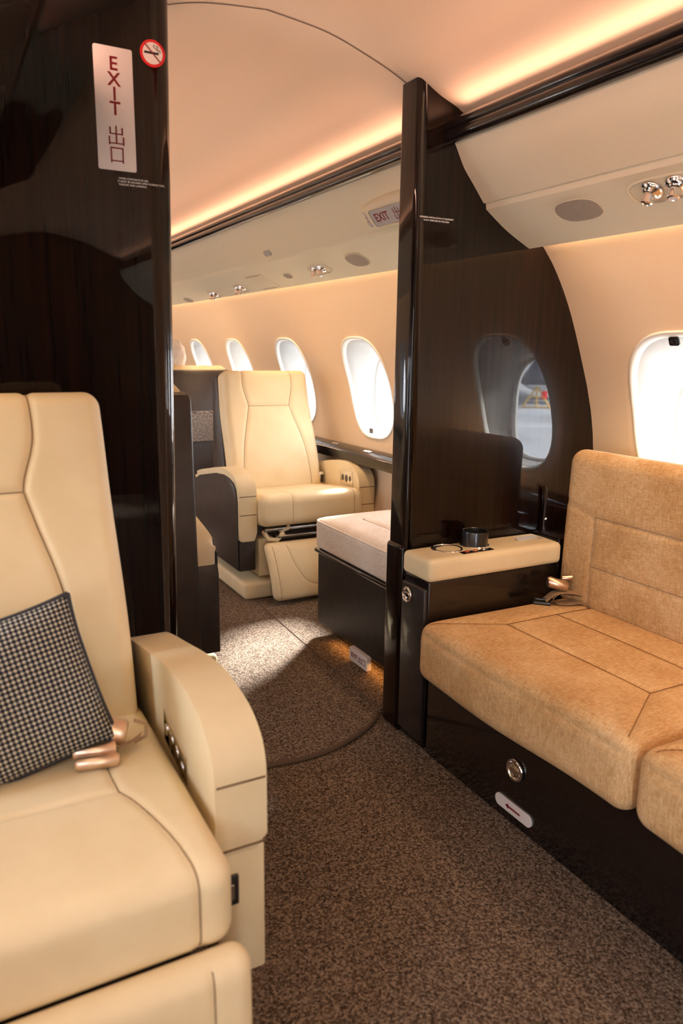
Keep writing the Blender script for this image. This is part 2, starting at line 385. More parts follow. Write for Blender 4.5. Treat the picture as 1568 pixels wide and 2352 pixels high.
# made-up open doorway in the left wall behind the camera, added for daylight
struct(obj('wall_left_aft', sheet([[(mir(-1, wall_x(z)), y, z) for y in (YB, -2.35)] for z in np.linspace(0, 1.6, 20)]), M_wall))
struct(obj('added_door_1', join(*[prism([(mir(-1, wall_x(z)+d), z) for z in np.linspace(0, 1.60, 16) for d in (0,)]+[(mir(-1, wall_x(z)+.10), z) for z in np.linspace(1.60, 0, 16)], 'y', a, a+.03) for a in (-2.36, -1.42)]), M_wood, sharp=40))
area_light('added_door_portal', (XC-1.30, -1.88, .8), (1, 0, 0), 1.6, .92, 1, (1, 1, 1), True)
GX = 2.165
def window(k, s, c, shade=None):
    rows = []
    def ring(a, b, zc, f):
        return [(mir(s, f(z)), y, z) for y, z in contour(c, a, b, zc)]
    rows.append(ring(WA*.95, WB*.955, WZ, lambda z: wall_x(z)+.010)); rows.append(ring(WA*.925, WB*.935, WZ, lambda z: wall_x(z)+.018))
    for t in (.25, .5, .75, .93):
        a = WA*.92+(.155-WA*.92)*t**1.3; b = WB*.93+(.208-WB*.93)*t**1.3; zc = WZ+(1.02-WZ)*t
        rows.append(ring(a, b, zc, lambda z, t=t: (wall_x(z)+.022)*(1-t)+GX*t))
    rows.append(ring(.155, .208, 1.02, lambda z: GX)); rows.append(ring(.150, .203, 1.02, lambda z: GX+.002)); rows.append(ring(.150, .203, 1.02, lambda z: GX+.012))
    rows.append(ring(.146, .199, 1.02, lambda z: GX+.014)); rows.append(ring(.146, .199, 1.02, lambda z: GX+.03)); rows.append(ring(.25, .32, 1.02, lambda z: GX+.031))
    w = struct(obj('window_%d' % k, sheet(rows, True), M_white))
    fr = [ring(WA*ka, WB*kb, WZ, lambda z, d=d: wall_x(z)+d) for ka, kb, d in ((1.015, 1.012, .008), (1.012, 1.010, -.002), (1.0, 1.0, -.007), (.98, .983, -.008), (.96, .966, -.005), (.945, .953, .002), (.935, .945, .012), (.93, .94, .022))]
    obj('frame', sheet(fr, True), M_frame, w)
    obj('pane', cap(ring(.150, .203, 1.02, lambda z: GX+.010)), M_pane, w, smooth=False)
    if shade:
        z = WZ+(WB*.90 if shade == 'top' else -WB*.86); x = wall_x(z)+.012
        sl = (wall_x(z+.02)-wall_x(z-.02))/.04
        yo = .03 if shade == 'top' else .055
        m = frame_m((mir(s, x), c+yo, z), (0, -s, 0), (s*sl, 0, 1))
        b = obj('shade_switch', xf(prism(rrect(.017, .013, .004), 'z', 0, .006, .001), m), M_plastic, w)
        obj('switch_button', xf(join(prism([(-.008+a, b_) for a, b_ in rrect(.004, .005, .001)], 'z', .006, .0075), prism([(.008+a, b_) for a, b_ in rrect(.004, .005, .001)], 'z', .006, .0075)), m), M_steel, b)
    return w
k = 1
for s in (1, -1):
    for i, c in enumerate(WIN_R if s > 0 else WIN_L):
        window(k, s, c, {4: 'top', 6: 'bottom'}.get(i) if s > 0 else None); k += 1
        area_light('daylight_portal', (mir(s, GX+.06), c, 1.02), (-s, 0, 0), .46, .34, 1, (1, 1, 1), True)

# overhead valances and dark rails on both sides, in two lengths
PSU = catmull([(1.398, 1.850), (1.410, 1.832), (1.439, 1.782), (1.474, 1.742), (1.519, 1.690)], 5)+[(1.5225, 1.6945), (1.5265, 1.6915)]+catmull([(1.530, 1.6735), (1.609, 1.622), (1.700, 1.577), (1.711, 1.575)], 5)
PSUC = PSU+[(1.714, 1.586), (1.62, 1.645), (1.53, 1.71), (1.49, 1.765), (1.44, 1.85)]
RAIL = [(1.374, 1.842), (1.366, 1.850), (1.364, 1.862), (1.367, 1.870), (1.372, 1.874), (1.367, 1.878), (1.365, 1.886), (1.369, 1.897), (1.378, 1.904), (1.392, 1.906), (1.404, 1.898), (1.408, 1.845)]
tn = 2
for s in (1, -1):
    for y0, y1 in ((YB+.01, 1.934 if s > 0 else -.2), (2.062 if s < 0 else 2.031, YF-.01)):
        struct(obj('trim_%d' % tn, prism([(mir(s, x), z) for x, z in PSUC], 'y', y0, y1), M_psu, sharp=35)); tn += 1
        struct(obj('trim_%d' % tn, prism([(mir(s, x), z) for x, z in RAIL], 'y', y0, y1), M_black, sharp=60)); tn += 1
        lg = [(1.972, .648), (1.968, .66), (1.97, .70), (1.978, .708), (2.062, .722), (2.072, .70), (2.068, .648)]
        struct(obj('trim_%d' % tn, prism([(mir(s, x), z) for x, z in lg], 'y', y0, y1), M_wood, sharp=40)); tn += 1

# dark wood lining over the left side of the aft cabin, next to the partition
ln_ = [(1.200, 2.018), (1.26, 1.995), (1.31, 1.973), (1.360, 1.945), (1.417, 1.918), (1.475, 1.875), (1.525, 1.805), (1.61, 1.74), (1.70, 1.67), (1.742, 1.60), (1.80, 1.52), (1.86, 1.44), (1.885, 1.40)]
struct(obj('trim_31', prism([(mir(-1, x), z) for x, z in ln_]+[(mir(-1, x+.02), z+.012) for x, z in ln_[::-1]], 'y', -.19, 1.934), M_wood, sharp=50))
# bulkhead partitions between the two cabins
def ztop(x):
    if x <= 1.53: return float(np.interp(x, [p[0] for p in CPX], [p[1] for p in CPX]))
    if x <= 1.752: return float(np.interp(x, [p[0] for p in CPX], [p[1] for p in CPX]))
    u = [i for i in range(len(WP)) if WP[i][1] >= .76][::-1]
    return float(np.interp(x, [WP[i][0] for i in u], [WP[i][1] for i in u]))
def zlow(x):
    if x <= 1.90: return 0.
    u = [i for i in range(len(WP)) if WP[i][1] <= .76]
    return float(np.interp(x, [WP[i][0] for i in u], [WP[i][1] for i in u]))
def partition(name, s, xin, r, y0=1.935, y1=2.060, lean=0.):
    path = [(x, y0) for x in np.linspace(2.078, xin+r, 40)]
    if r*2 > (y1-y0)-.004: arcs = [((y0+y1)/2, math.pi*1.5, math.pi*.5, 24)]
    else: arcs = [(y0+r, PI*1.5, PI, 10), (y1-r, PI, PI*.5, 10)]
    for c, a0, a1, n in arcs:
        for kk in range(n+1):
            a = a0+(a1-a0)*kk/n; path.append((xin+r+r*math.cos(a), c+r*math.sin(a)))
    path += [(x, y1) for x in np.linspace(xin+r, 2.078, 40)]
    ln = lambda x, z: lean*(2-z)*max(0, 1-(x-xin)/.15)
    rows = [[(mir(s, x+ln(x, zlow(x)+(ztop(x)-zlow(x))*t)), y, zlow(x)+(ztop(x)-zlow(x))*t) for x, y in path] for t in np.linspace(0, 1, 30)]
    o = struct(obj(name, join(sheet(rows)), M_wood)); return o
partition('wall_partition_right', 1, 1.272, .014, y1=2.030)
struct(obj('trim_30', box(1.2635, 1.31, 1.938, 2.034, .001, .642, .014, 4), M_wood, sharp=60))
partition('wall_partition_left', -1, XC+(XC-.570), .040, lean=.0185)
# ------------------------------------------------------------------ carpet of the forward cabin
edge = catmull([(.578, 1.934), (.80, 1.922), (.90, 1.912), (1.0, 1.920), (1.09, 1.947), (1.18, 1.990), (1.25, 2.045), (1.262, 2.075)], 6)
outl = edge+[(1.86, 2.075), (1.86, 8.95), (-.20, 8.95), (-.20, 2.075), (.578, 2.075)]
cp = thing('fitted_carpet', 'forward cabin carpet with a rounded bound edge lying at the partition opening', 'carpet', (1, 2, 0))
obj('pile', prism(outl, 'z', .0, .014, .006), M_carpet, cp, sharp=50)
obj('binding', tube([(x, y-.002, .007) for x, y in edge], .0085, 8), M_bind, cp)
obj('seam', join(tube([(1.283, 2.10, .0142), (1.303, 2.73, .0142), (1.335, 3.70, .0142), (1.36, 4.6, .0142)], .0035, 6)), M_bind, cp)

# ------------------------------------------------------------------ club seats (front of the seat looks towards local -y)
def seat(name, label, loc, rz, arm_w=.095, half=.385, cush=(.575, -.05, .50, .36, .515), tilt=0., back=(.46, .44, .69, 15), lower=.295, bl=(-.12, .23),
         back_half=.262, legrest=(.29, .02, -.05, -.15), near=False, group=None, head=(.15, .122), step=.009):
    t = thing(name, label, 'seat', loc, rz, group)
    L_ = M_leather
    if not near:
        obj('plinth', box(-.37, .34, -.03, .62, 0, .085, .018, 4), L_, t, world=False)
    obj('seat_frame', box(-half+arm_w+.02, half-arm_w-.02, .09, .60, .10, cush[3]-.015, .01), M_dark, t, world=False)
    for q, sd in ((-1, 'a'), (1, 'b')):
        xo = q*half; xi = q*(half-arm_w)
        prof = [(.004, lower), (0, lower+.012), (0, .47), (0, .525), (.006, .56), (.022, .588), (.055, .612), (.10, .627), (.2, .638), (.32, .628), (.46, .602), (.60, .575), (.67, .552), (.70, .52), (.715, .46), (.715, lower)]
        prof = catmull(prof[1:14], 4)+[(.71, lower)]
        prof = [(.004, lower)]+prof
        x0, x1 = sorted((xo, xi))
        a = obj('armrest', prism(prof, 'x', x0, x1, .022, 5), L_, t, world=False, sharp=45)
        for zz in (.523, .43 if not near else .398):
            obj('seam', tube([(x0+.006, -.0005, zz), (x0+.003, .0, zz), (x1-.003, .0, zz), (x1-.006, -.0005, zz)], .0022, 6), M_seam, a, world=False)
        sp = [(.012, .15), (.012, .50), (.03, .56), (.06, .585), (.12, .600), (.2, .608), (.32, .598), (.46, .572), (.60, .546), (.69, .51), (.70, .15)]
        if not near: obj('side_panel', prism(sp, 'x', min(xo, xo+q*.008), max(xo, xo+q*.008), .003, 2), M_dark, t, world=False, sharp=40)
        lo = .14
        obj('arm_base', box(x0+.004, x1-.004, .014, .69, lo, lower+.01, .006), L_ if near else M_dark, t, world=False)
    if near:      # switch on the lower arm front
        sw = obj('recline_switch', box(half-arm_w+.006, half-arm_w+.042, .001, .016, .285, .345, .003), M_plastic, t, world=False)
        obj('switch_button', box(half-arm_w+.016, half-arm_w+.032, -.003, .006, .30, .33, .002), M_steel, sw, world=False)
        obj('arm_front_panel', box(half-arm_w+.002, half-.002, .006, .05, lo-.01, lower+.005, .006), L_, t, world=False)
    # control panel let into the inner face of the arm at local right
    xi = half-arm_w
    quad = [(.155, .446), (.305, .468), (.305, .534), (.155, .500)] if near else [(.06, .51), (.20, .515), (.215, .585), (.075, .595)]
    c = obj('control_panel', prism(quad, 'x', xi-.004, xi+.002, .002, 2), M_chrome, t, world=False, sharp=40)
    kk = [(.18, .465, .014), (.215, .478, .016), (.25, .488, .016), (.283, .498, .012)] if near else [(.095, .555, .013), (.135, .552, .017), (.178, .552, .014)]
    for (yy, zz, r) in kk:
        obj('control_button', prism([(yy+r*.8*math.cos(a), zz+r*1.2*math.sin(a)) for a in np.linspace(0, 2*PI, 14, endpoint=False)], 'x', xi-.006, xi-.003, .001, 2), M_plastic if not near else M_chrome, c, world=False)
    # seat cushion
    sx, ya, yb, za, zb = cush; sy = yb-ya; sz = zb-za; hy = sy/2; hz = sz/2
    def dfc(p):
        o = np.empty_like(p); u = (p[:, 1]+hy)/sy
        o[:, 0] = p[:, 0]; o[:, 1] = p[:, 1]+(ya+yb)/2
        o[:, 2] = p[:, 2]+(za+zb)/2 - tilt*u - .012*np.exp(-(p[:, 0]/.16)**2-((p[:, 1]-.05)/.18)**2)*(p[:, 2] > 0)
        return o
    b0, b1 = bl
    if near:
        sm = [[(.165, hy*.9, hz), (.168, 0, hz), (.17, -.045, hz)], catmull([(.17, -.045, hz), (.187, -.085, hz), (.206, -.15, hz), (.221, -.22, hz), (.229, -hy+.02, hz), (.231, -hy, hz*.5), (.231, -hy, -hz*.9)], 8),
              [(-.17, -.045, hz), (0, -.035, hz), (.17, -.045, hz)]]
    else:
        sm = [[(b0, hy*.9, hz), (b0, -hy, hz), (b0, -hy, -hz*.9)], [(b1, hy*.9, hz), (b1, -hy, hz), (b1, -hy, -hz*.9)]]
    vf, ps = softbox((sx, sy, sz), (.04, .045, .045) if not near else (.035, .04, .035), step, sm, .007, .005, .012, dfc)
    cu = obj('seat_cushion', vf, L_, t, world=False); seam_objs(ps[:2], M_seam, cu)
    # backrest
    yb0, zb0, L, rec = back; rc = math.radians(rec); T = .13
    def dfb(p):
        tt = (p[:, 1]+L/2)/L; bh = back_half
        w = 1.02-.06*tt**2
        z = p[:, 2]+.022*(np.abs(p[:, 0])/bh)**3*np.clip(1.1-tt, 0, 1)+.012*np.exp(-((tt-.28)/.2)**2)-.012*np.exp(-((tt-.7)/.16)**2)
        o = np.empty_like(p); o[:, 0] = p[:, 0]*w
        o[:, 1] = yb0+math.sin(rc)*tt*L-math.cos(rc)*z; o[:, 2] = zb0+math.cos(rc)*tt*L+math.sin(rc)*z
        return o
    hb, hL, hT = back_half, L/2, T/2; h0, h1 = head
    j = hL-.205
    sm = []
    for q in (-1, 1):
        sm.append(catmull([(q*h0*.98, hL, hT-.05), (q*h0, hL-.02, hT), (q*h0*1.0, hL-.10, hT), (q*h1*1.06, j+.03, hT), (q*h1, j, hT)], 6))
        sm.append(catmull([(q*h1, j, hT), (q*(h1+.018), j-.07, hT), (q*(h1+.055), j-.22, hT), (q*(h1+.075), -hL+.10, hT), (q*(h1+.078), -hL, hT)], 6))
    sm.append([(-h1, j, hT), (h1, j, hT)])
    vf, ps = softbox((hb*2, L, T), (.035, .035, .04), step*.8, sm, .008, .006, .012, dfb)
    bk = obj('backrest', vf, L_, t, world=False); seam_objs(ps, M_seam, bk)
    # brown shell around the sides and the rear of the backrest
    def dfs(p):
        tt = (p[:, 1]+L/2)/L; w = 1.02-.06*np.clip(tt, 0, 1)**2; z = p[:, 2]
        o = np.empty_like(p); o[:, 0] = p[:, 0]*w; o[:, 1] = yb0+math.sin(rc)*tt*L-math.cos(rc)*z; o[:, 2] = zb0+math.cos(rc)*tt*L+math.sin(rc)*z
        return o
    yr = yb0+math.sin(rc)*L+.10; zt_ = zb0+math.cos(rc)*L
    pf = [(yb0+.052, zb0+.02), (yb0+math.sin(rc)*L+.022, zt_-.016), (yr-.012, zt_-.026), (yr, zt_-.045), (yr, .11), (yb0+.17, .11), (yb0+.15, zb0-.05)]
    v, f = prism(pf, 'x', -hb-.005, hb+.005, .012, 3); v = [(x*(1.02-.06*max(0, min(1, (z-zb0)/(zt_-zb0)))**2), y, z) for x, y, z in v]
    obj('back_shell', (v, f), M_dark, t, world=False, sharp=45)
    if not near:
        for q in (-1, 1):
            xa, xb = sorted((q*(half-arm_w), q*half)); obj('arm_rear_panel', prism([(.69, .14), (.722, .14), (.722, .44), (.71, .47), (.69, .47)], 'x', xa-.001, xb+.001, .004, 2), M_dark, t, world=False, sharp=45)
    # leg rest
    zt, zbm, yt, ybm = legrest; lw = .56 if not near else .60; Ll = zt-zbm
    def dfl(p):
        tt = (p[:, 1]+Ll/2)/Ll; o = np.empty_like(p); o[:, 0] = p[:, 0]*(1-.05*(1-tt)); o[:, 2] = zbm+tt*Ll
        o[:, 1] = ybm+(yt-ybm)*tt-p[:, 2]+.035*(1-(2*tt-1)**2)*(-1)*(.6 if not near else .25); return o
    hl = Ll/2; zf = .03
    U = catmull([(-lw*.30, hl, zf), (-lw*.26, hl*.3, zf), (-lw*.16, -hl*.35, zf), (0, -hl*.52, zf), (lw*.16, -hl*.35, zf), (lw*.26, hl*.3, zf), (lw*.30, hl, zf)], 6)
    sm = [U, [(-lw/2+.035, hl, zf), (-lw/2+.035, -hl, zf)], [(lw/2-.035, hl, zf), (lw/2-.035, -hl, zf)]]
    if near: sm = [[(q*.235, hl, zf), (q*.235, -hl, zf)] for q in (-1, 1)]
    vf, ps = softbox((lw, Ll, .06), (.03, .03, .028), step*.8, sm, .006, .004, .0, dfl)
    lr = obj('leg_rest', vf, L_, t, world=False); seam_objs(ps, M_seam, lr)
    if not near:
        hg = obj('leg_rest_hinge', join(tube([(-.25, .0, .345), (.25, .0, .345)], .011, 10), box(-.20, .22, -.055, -.02, .312, .322, .002)), M_steel, t, world=False)
        obj('hinge_strap', join(tube([(-.25, .02, .335), (-.235, -.02, .30), (-.20, -.04, .30), (-.16, -.03, .33)], .012, 8), tube([(-.17, 0, .33), (-.13, -.01, .345), (-.12, 0, .36)], .01, 8)), M_leather, hg, world=False)
        obj('frame_cover', box(-.275, -.19, .02, .3, .10, .30, .01), L_, t, world=False)
        b = obj('belt_buckle', box(half-arm_w-.035, half-arm_w-.004, .40, .43, .47, .55, .006), M_chrome, t, world=False)
        obj('buckle_button', box(half-arm_w-.028, half-arm_w-.011, .394, .402, .49, .535, .003), M_plastic, b, world=False)
    return t
def belt(parent, name, a, b, web):
    """bronze buckle halves and the webbing that runs to them (world coordinates)"""
    root = None
    for i, (c, d, l, r) in enumerate(((a[0], a[1], a[2], a[3]), (b[0], b[1], b[2], b[3]))):
        c = Vector(c); d = Vector(d).normalized()
        o = obj('belt_buckle', tube([c-d*l/2, c-d*l*.46, c+d*l*.46, c+d*l/2], [r*.8, r, r, r*.8], 18), M_bronze, parent, sharp=50)
        if parent.parent is None: o.matrix_parent_inverse = (Matrix.Translation(parent.location) @ Matrix.Rotation(parent.rotation_euler.z, 4, 'Z')).inverted()
        root = root or o
    return root

AFT = seat('club_seat', 'large cream leather seat holding a grey checked cushion beside the tan divan', (.05, 1.095, 0), 0, half=.40, near=True,
           cush=(.58, -.15, .47, .345, .49), tilt=.0, back=(.46, .43, .735, 12.5), lower=.385, back_half=.268, legrest=(.362, .0, -.165, -.195), head=(.118, .09), step=.006)
SA = seat('club_seat', 'cream leather seat facing aft with leg rest lowered behind the ivory ottoman', (1.645, 3.395, .014), 0, cush=(.575, -.065, .50, .372, .530), tilt=.06)
SB = seat('club_seat', 'brown-backed seat with cream arm just behind the left partition edge', (.50, 3.215, .014), PI, step=.013, half=.345)
SC = seat('club_seat', 'brown-backed seat with cream top rim, a seated person in it', (1.575, 5.78, .014), PI, step=.016)
obj('seat_pocket', join(box(-.19, .19, .735, .75, .60, .80, .004), box(-.19, .19, .733, .752, .795, .81, .004)), noisy(P('net_pocket', (.2, .17, .15), .8), (.05, .04, .04), (.40, .36, .33), nscale=160, lo=.45, hi=.55), SC, world=False)
# belt on the big seat
def put_belt(parent, items):
    for nm, vf, mat in items: obj(nm, vf, mat, parent, world=True, sharp=50)
put_belt(AFT, [
    ('belt_buckle', tube([(.193, 1.38, .545), (.198, 1.378, .545), (.260, 1.345, .53), (.265, 1.343, .529)], [.017, .021, .024, .02], 18), M_bronze),
    ('belt_buckle', join(tube([(.165, 1.336, .515), (.17, 1.335, .515), (.235, 1.322, .515), (.24, 1.321, .515)], [.011, .014, .014, .011], 16), tube([(.165, 1.31, .506), (.17, 1.309, .506), (.235, 1.296, .506), (.24, 1.295, .506)], [.010, .013, .013, .010], 16)), M_bronze),
    ('belt_webbing', join(sheet([[(.275+.02*k, 1.345-.0*k, .512+.012*k) for k in (0, 1)], [(.255+.03*k, 1.33, .516) for k in (0, 1)], [(.232+.022*k, 1.315, .517) for k in (0, 1)]]), tube([(.28, 1.345, .505), (.30, 1.34, .515), (.302, 1.34, .54), (.28, 1.34, .553)], .004, 6)), M_web)])

# checked cushion leaning in the big seat
def pillow(name, label, cen, X, Y, w, h, t):
    X = Vector(X).normalized(); Y = Vector(Y); Y = (Y-X*X.dot(Y)).normalized(); Z = X.cross(Y)
    root = thing(name, label, 'cushion', cen); n = 40; V = []; F = []; UV = []
    def P_(u, v, sg):
        e = (max(0, (1-u**4)*(1-v**4)))**.55
        pin = 1-.055*(1-abs(u)**3)*abs(v)**6; pin2 = 1-.055*(1-abs(v)**3)*abs(u)**6
        return X*(u*w/2*pin2)+Y*(v*h/2*pin)+Z*(sg*t/2*e*(1+.10*math.sin(3*u+2*v)))
    for sg in (1, -1):
        b = len(V)
        for i in range(n+1):
            for j in range(n+1):
                u, v = -1+2*i/n, -1+2*j/n; V.append(P_(u, v, sg)); UV.append((u*w/2, v*h/2))
        for i in range(n):
            for j in range(n):
                q = (b+i*(n+1)+j, b+(i+1)*(n+1)+j, b+(i+1)*(n+1)+j+1, b+i*(n+1)+j+1); F.append(q if sg > 0 else q[::-1])
    me = mesh('cover', V, F); uv = me.uv_layers.new(name='weave')
    for lp in me.loops: uv.data[lp.index].uv = UV[lp.vertex_index]
    link('cover', me, M_check, root)
    ed = [P_(a, -1, 0) for a in np.linspace(-1, 1, 30)]+[P_(1, a, 0) for a in np.linspace(-1, 1, 30)]+[P_(a, 1, 0) for a in np.linspace(1, -1, 30)]+[P_(-1, a, 0) for a in np.linspace(1, -1, 30)]
    obj('piping', tube(ed, .0055, 8, True), M_navy, root, world=False)
    return root
pillow('scatter_cushion', 'grey and black checked cushion leaning in the near cream seat', (.072, 1.385, .625), (.97, .02, .22), (-.17, .36, .92), .30, .29, .11)

# ------------------------------------------------------------------ tan divan
DV = thing('divan', 'tan chenille divan with dark lacquered base along the right wall', 'sofa', (1.27, .9, 0))
obj('base_panel', box(1.270, 1.90, -1.50, 1.775, .002, .285, .006), M_black, DV, sharp=50)
obj('backboard', box(1.893, 1.962, -1.50, 1.785, .27, .66, .006), M_black, DV, sharp=50)
def seat_pad(y0, y1):
    sx, sy, sz = .66, y1-y0, .185; x0 = 1.222
    def df(p):
        o = np.empty_like(p); o[:, 0] = p[:, 0]+x0+sx/2+.012*(p[:, 2] < 0)*0; o[:, 1] = p[:, 1]+(y0+y1)/2
        o[:, 2] = .352+p[:, 2]+.006*np.sin(9*p[:, 1]+4)*np.exp(-((p[:, 0]+sx/2)/.2)**2); return o
    hx, hy, hz = sx/2, sy/2, sz/2; a = -hx+.232; m = -hx+.43; e = hy-.145
    sm = [[(a, -e, hz), (a, e, hz)], [(m, -e, hz), (m, e, hz)], [(a, e, hz), (hx, e, hz)], [(a, -e, hz), (hx, -e, hz)],
          [(a, e, hz), (-hx+.03, hy-.03, hz)], [(a, -e, hz), (-hx+.03, -hy+.03, hz)], [(-hx, -hy+.02, hz-.035), (-hx, hy-.02, hz-.035)]]
    vf, ps = softbox((sx, sy, sz), (.045, .045, .045), .008, sm, .009, .007, .014, df)
    o = obj('seat_cushion', vf, M_sofa, DV); seam_objs(ps[:-1], P('seam_thread', (.26, .13, .05), .8), o)
def back_pad(y0, y1):
    sx, sy, sz = y1-y0, .52, .088
    rc = math.radians(1.5)
    def df(p):        # local x runs along the cabin, y up the back, z towards the aisle
        o = np.empty_like(p); tt = (p[:, 1]+sy/2)
        o[:, 1] = (y0+y1)/2+p[:, 0]; o[:, 0] = 1.834+math.sin(rc)*tt-math.cos(rc)*p[:, 2]; o[:, 2] = .425+math.cos(rc)*tt+math.sin(rc)*p[:, 2]; return o
    hx, hy, hz = sx/2, sy/2, sz/2; e = hx-.15
    sm = [[(-e, -hy, hz), (-e, hy-.20, hz)], [(e, -hy, hz), (e, hy-.20, hz)], [(-e, hy-.20, hz), (e, hy-.20, hz)], [(-e, hy-.36, hz), (e, hy-.36, hz)], [(-hx, hy-.20+.03, hz), (-e, hy-.20, hz)], [(hx, hy-.17, hz), (e, hy-.20, hz)]]
    vf, ps = softbox((sx, sy, sz), (.045, .045, .040), .008, sm, .008, .006, .012, df)
    o = obj('back_cushion', vf, M_sofa, DV); seam_objs(ps[:4], M_web, o)
for y0, y1 in ((.972, 1.782), (.155, .965), (-.66, .148)):
    seat_pad(y0, y1); back_pad(y0+.018, y1+.012)
def latch(c, axis, r, parent, X):
    b = obj('latch', lathe([(r*.70, 0), (r*.98, .002), (r, .005), (r*.93, .009), (r*.80, .009), (r*.74, .004), (r*.70, .002)], c, axis), M_chrome, parent)
    c = Vector(c); a = Vector(axis).normalized(); X = Vector(X).normalized(); Y = a.cross(X)
    obj('latch_tongue', join(lathe([(0, .003), (r*.72, .002)], c, a), xf(prism([(-r*.66, -r*.30), (r*.66, -r*.30), (r*.60, r*.22), (-r*.60, r*.22)], 'z', .003, .008, .0015), frame_m(c, X, Y))), M_chrome, b, sharp=50)
    return b
latch((1.270, 1.359, .167), (-1, 0, 0), .031, DV, (0, -1, 0))
put_belt(DV, [
    ('belt_buckle', tube([(1.700, 1.735, .522), (1.704, 1.733, .522), (1.752, 1.705, .506), (1.756, 1.703, .505)], [.014, .018, .018, .015], 18), M_bronze),
    ('belt_clip', tube([(1.765, 1.735, .525), (1.785, 1.715, .53), (1.79, 1.72, .52)], .009, 8), M_bronze),
    ('belt_tongue', join(tube([(1.655, 1.74, .456), (1.685, 1.70, .458), (1.703, 1.72, .462), (1.672, 1.76, .460), (1.655, 1.74, .456)], .006, 8), box(1.67, 1.69, 1.72, 1.74, .452, .456, .001)), M_plastic),
    ('belt_webbing', join(*[sheet([[(x+.010*dd, y+.02*dd, z) for dd in (-1, 1)] for x, y, z in pp]) for pp in (
        catmull([(1.69, 1.73, .462), (1.715, 1.715, .488), (1.75, 1.70, .486), (1.80, 1.68, .478), (1.85, 1.655, .452)], 6),
        catmull([(1.715, 1.71, .458), (1.74, 1.69, .457), (1.79, 1.67, .460), (1.85, 1.645, .446)], 6),
        catmull([(1.715, 1.71, .458), (1.705, 1.715, .475), (1.73, 1.705, .492), (1.79, 1.68, .484), (1.85, 1.65, .456)], 6))]), M_web)])

# ------------------------------------------------------------------ side console between divan and partition
CO = thing('side_console', 'narrow dark console with cream padded top between divan and partition', 'console', (1.5, 1.86, 0))
obj('body', box(1.275, 1.80, 1.796, 1.934, .002, .560, .006), M_black, CO, sharp=50)
obj('door', box(1.262, 1.277, 1.800, 1.928, .03, .535, .006), noisy(P('dark_hide', (.02, .014, .012), .38, coat=.3), (.013, .009, .008), (.03, .02, .017), nscale=30, bump=.3, bscale=300, bdist=.001), CO, sharp=50)
latch((1.262, 1.888, .497), (-1, 0, 0), .026, CO, (0, -1, 0))
vf, _ = softbox((.536, .154, .072), (.016, .018, .018), .007, (), bulge=.003, deform=lambda p: p+np.array([1.262+.268, 1.779+.075, .561+.036]))
TP = obj('top_pad', vf, M_leather, CO)
zt = .634
def ring(c, r, name='cup_holder'):
    a = obj(name, lathe([(r*.88, .0005), (r*.90, .004), (r, .004), (r*1.02, 0)], (c[0], c[1], zt), (0, 0, 1), 36), M_chrome, TP, world=False)
    return a
c1 = ring((1.393, 1.872), .050); c2 = ring((1.503, 1.872), .047)
c1['label'] = 'cup holder sunk flush into the pad'; c2['label'] = 'cup holder with its black cup standing raised'
tag_in = [obj('cup_well', lathe([(0, .001), (.035, .001), (.045, .0018)], (1.393, 1.872, zt), (0, 0, 1), 36), M_plastic, CO),
          obj('raised_cup', lathe([(0, .004), (.038, .004), (.0395, .048), (.0425, .050), (.0435, .047), (.0425, 0)], (1.503, 1.872, zt), (0, 0, 1), 40), M_plastic, CO, sharp=50)]
b = obj('switch_plate', xf(prism(rrect(.062, .012, .002), 'z', 0, .003, .001), frame_m((1.462, 1.808, zt-.001), (1, .02, 0), (0, 1, 0))), M_black, CO, sharp=50)
for k2, mt in ((-.038, P('red_button', (.45, .06, .03), .4)), (-.006, P('orange_button', (.55, .16, .04), .4)), (.026, M_steel)):
    obj('push_button', lathe([(0, .006), (.006, .006), (.0075, .003)], (1.462+k2, 1.808, zt), (0, 0, 1), 16), mt, b, world=False)
b = obj('flap_recess', box(1.655, 1.775, 1.842, 1.872, zt-.004, zt+.0012, .001), P('recess_beige', (.42, .34, .23), .6), CO)
obj('flap_handle', xf(prism(rrect(.040, .012, .003), 'z', 0, .006, .002), frame_m((1.708, 1.856, zt+.001), (1, 0, 0), (0, 1, .25))), P('brushed_silver', (.72, .71, .69), .5, metal=.4), b, world=False, sharp=50)
# small lacquered catch standing on the wall ledge
HK = thing('ledge_catch', 'small upright dark glossy catch on the wall ledge by the partition', 'latch', (1.84, 1.925, .64))
obj('post', tube([(1.845, 1.922, .635), (1.845, 1.922, .74), (1.842, 1.922, .785), (1.832, 1.922, .795)], .007, 10), M_black, HK)
obj('pin', lathe([(0, .004), (.005, .003), (.006, 0)], (1.845, 1.914, .68), (0, -1, 0), 12), M_chrome, HK)
obj('ledge_block', box(1.802, 1.965, 1.80, 1.933, .30, .640, .006), M_wood, CO, sharp=50)

# ------------------------------------------------------------------ ivory ottoman forward of the partition
OT = thing('ottoman', 'ivory cushioned ottoman on a dark base behind the right partition', 'ottoman', (1.7, 2.5, 0))
M_hide = noisy(P('dark_hide', (.02, .014, .012), .5, spec=.3), (.010, .007, .006), (.024, .016, .013), nscale=30, bump=.3, bscale=300, bdist=.001)
obj('base', box(1.405, 1.90, 2.064, 2.82, .07, .395, .012), M_hide, OT, sharp=50)
obj('plinth', box(1.46, 1.86, 2.064, 2.72, .014, .08, .004), M_black, OT, sharp=50)
obj('rim', box(1.395, 1.94, 2.064, 2.835, .388, .408, .008), M_black, OT, sharp=50)
sx, sy, sz = .55, .785, .135
def dfo(p):
    o = np.empty_like(p); o[:, 0] = 1.395+sx/2+p[:, 0]; o[:, 1] = 2.068+sy/2+p[:, 1]; o[:, 2] = .405+sz/2+p[:, 2]; return o
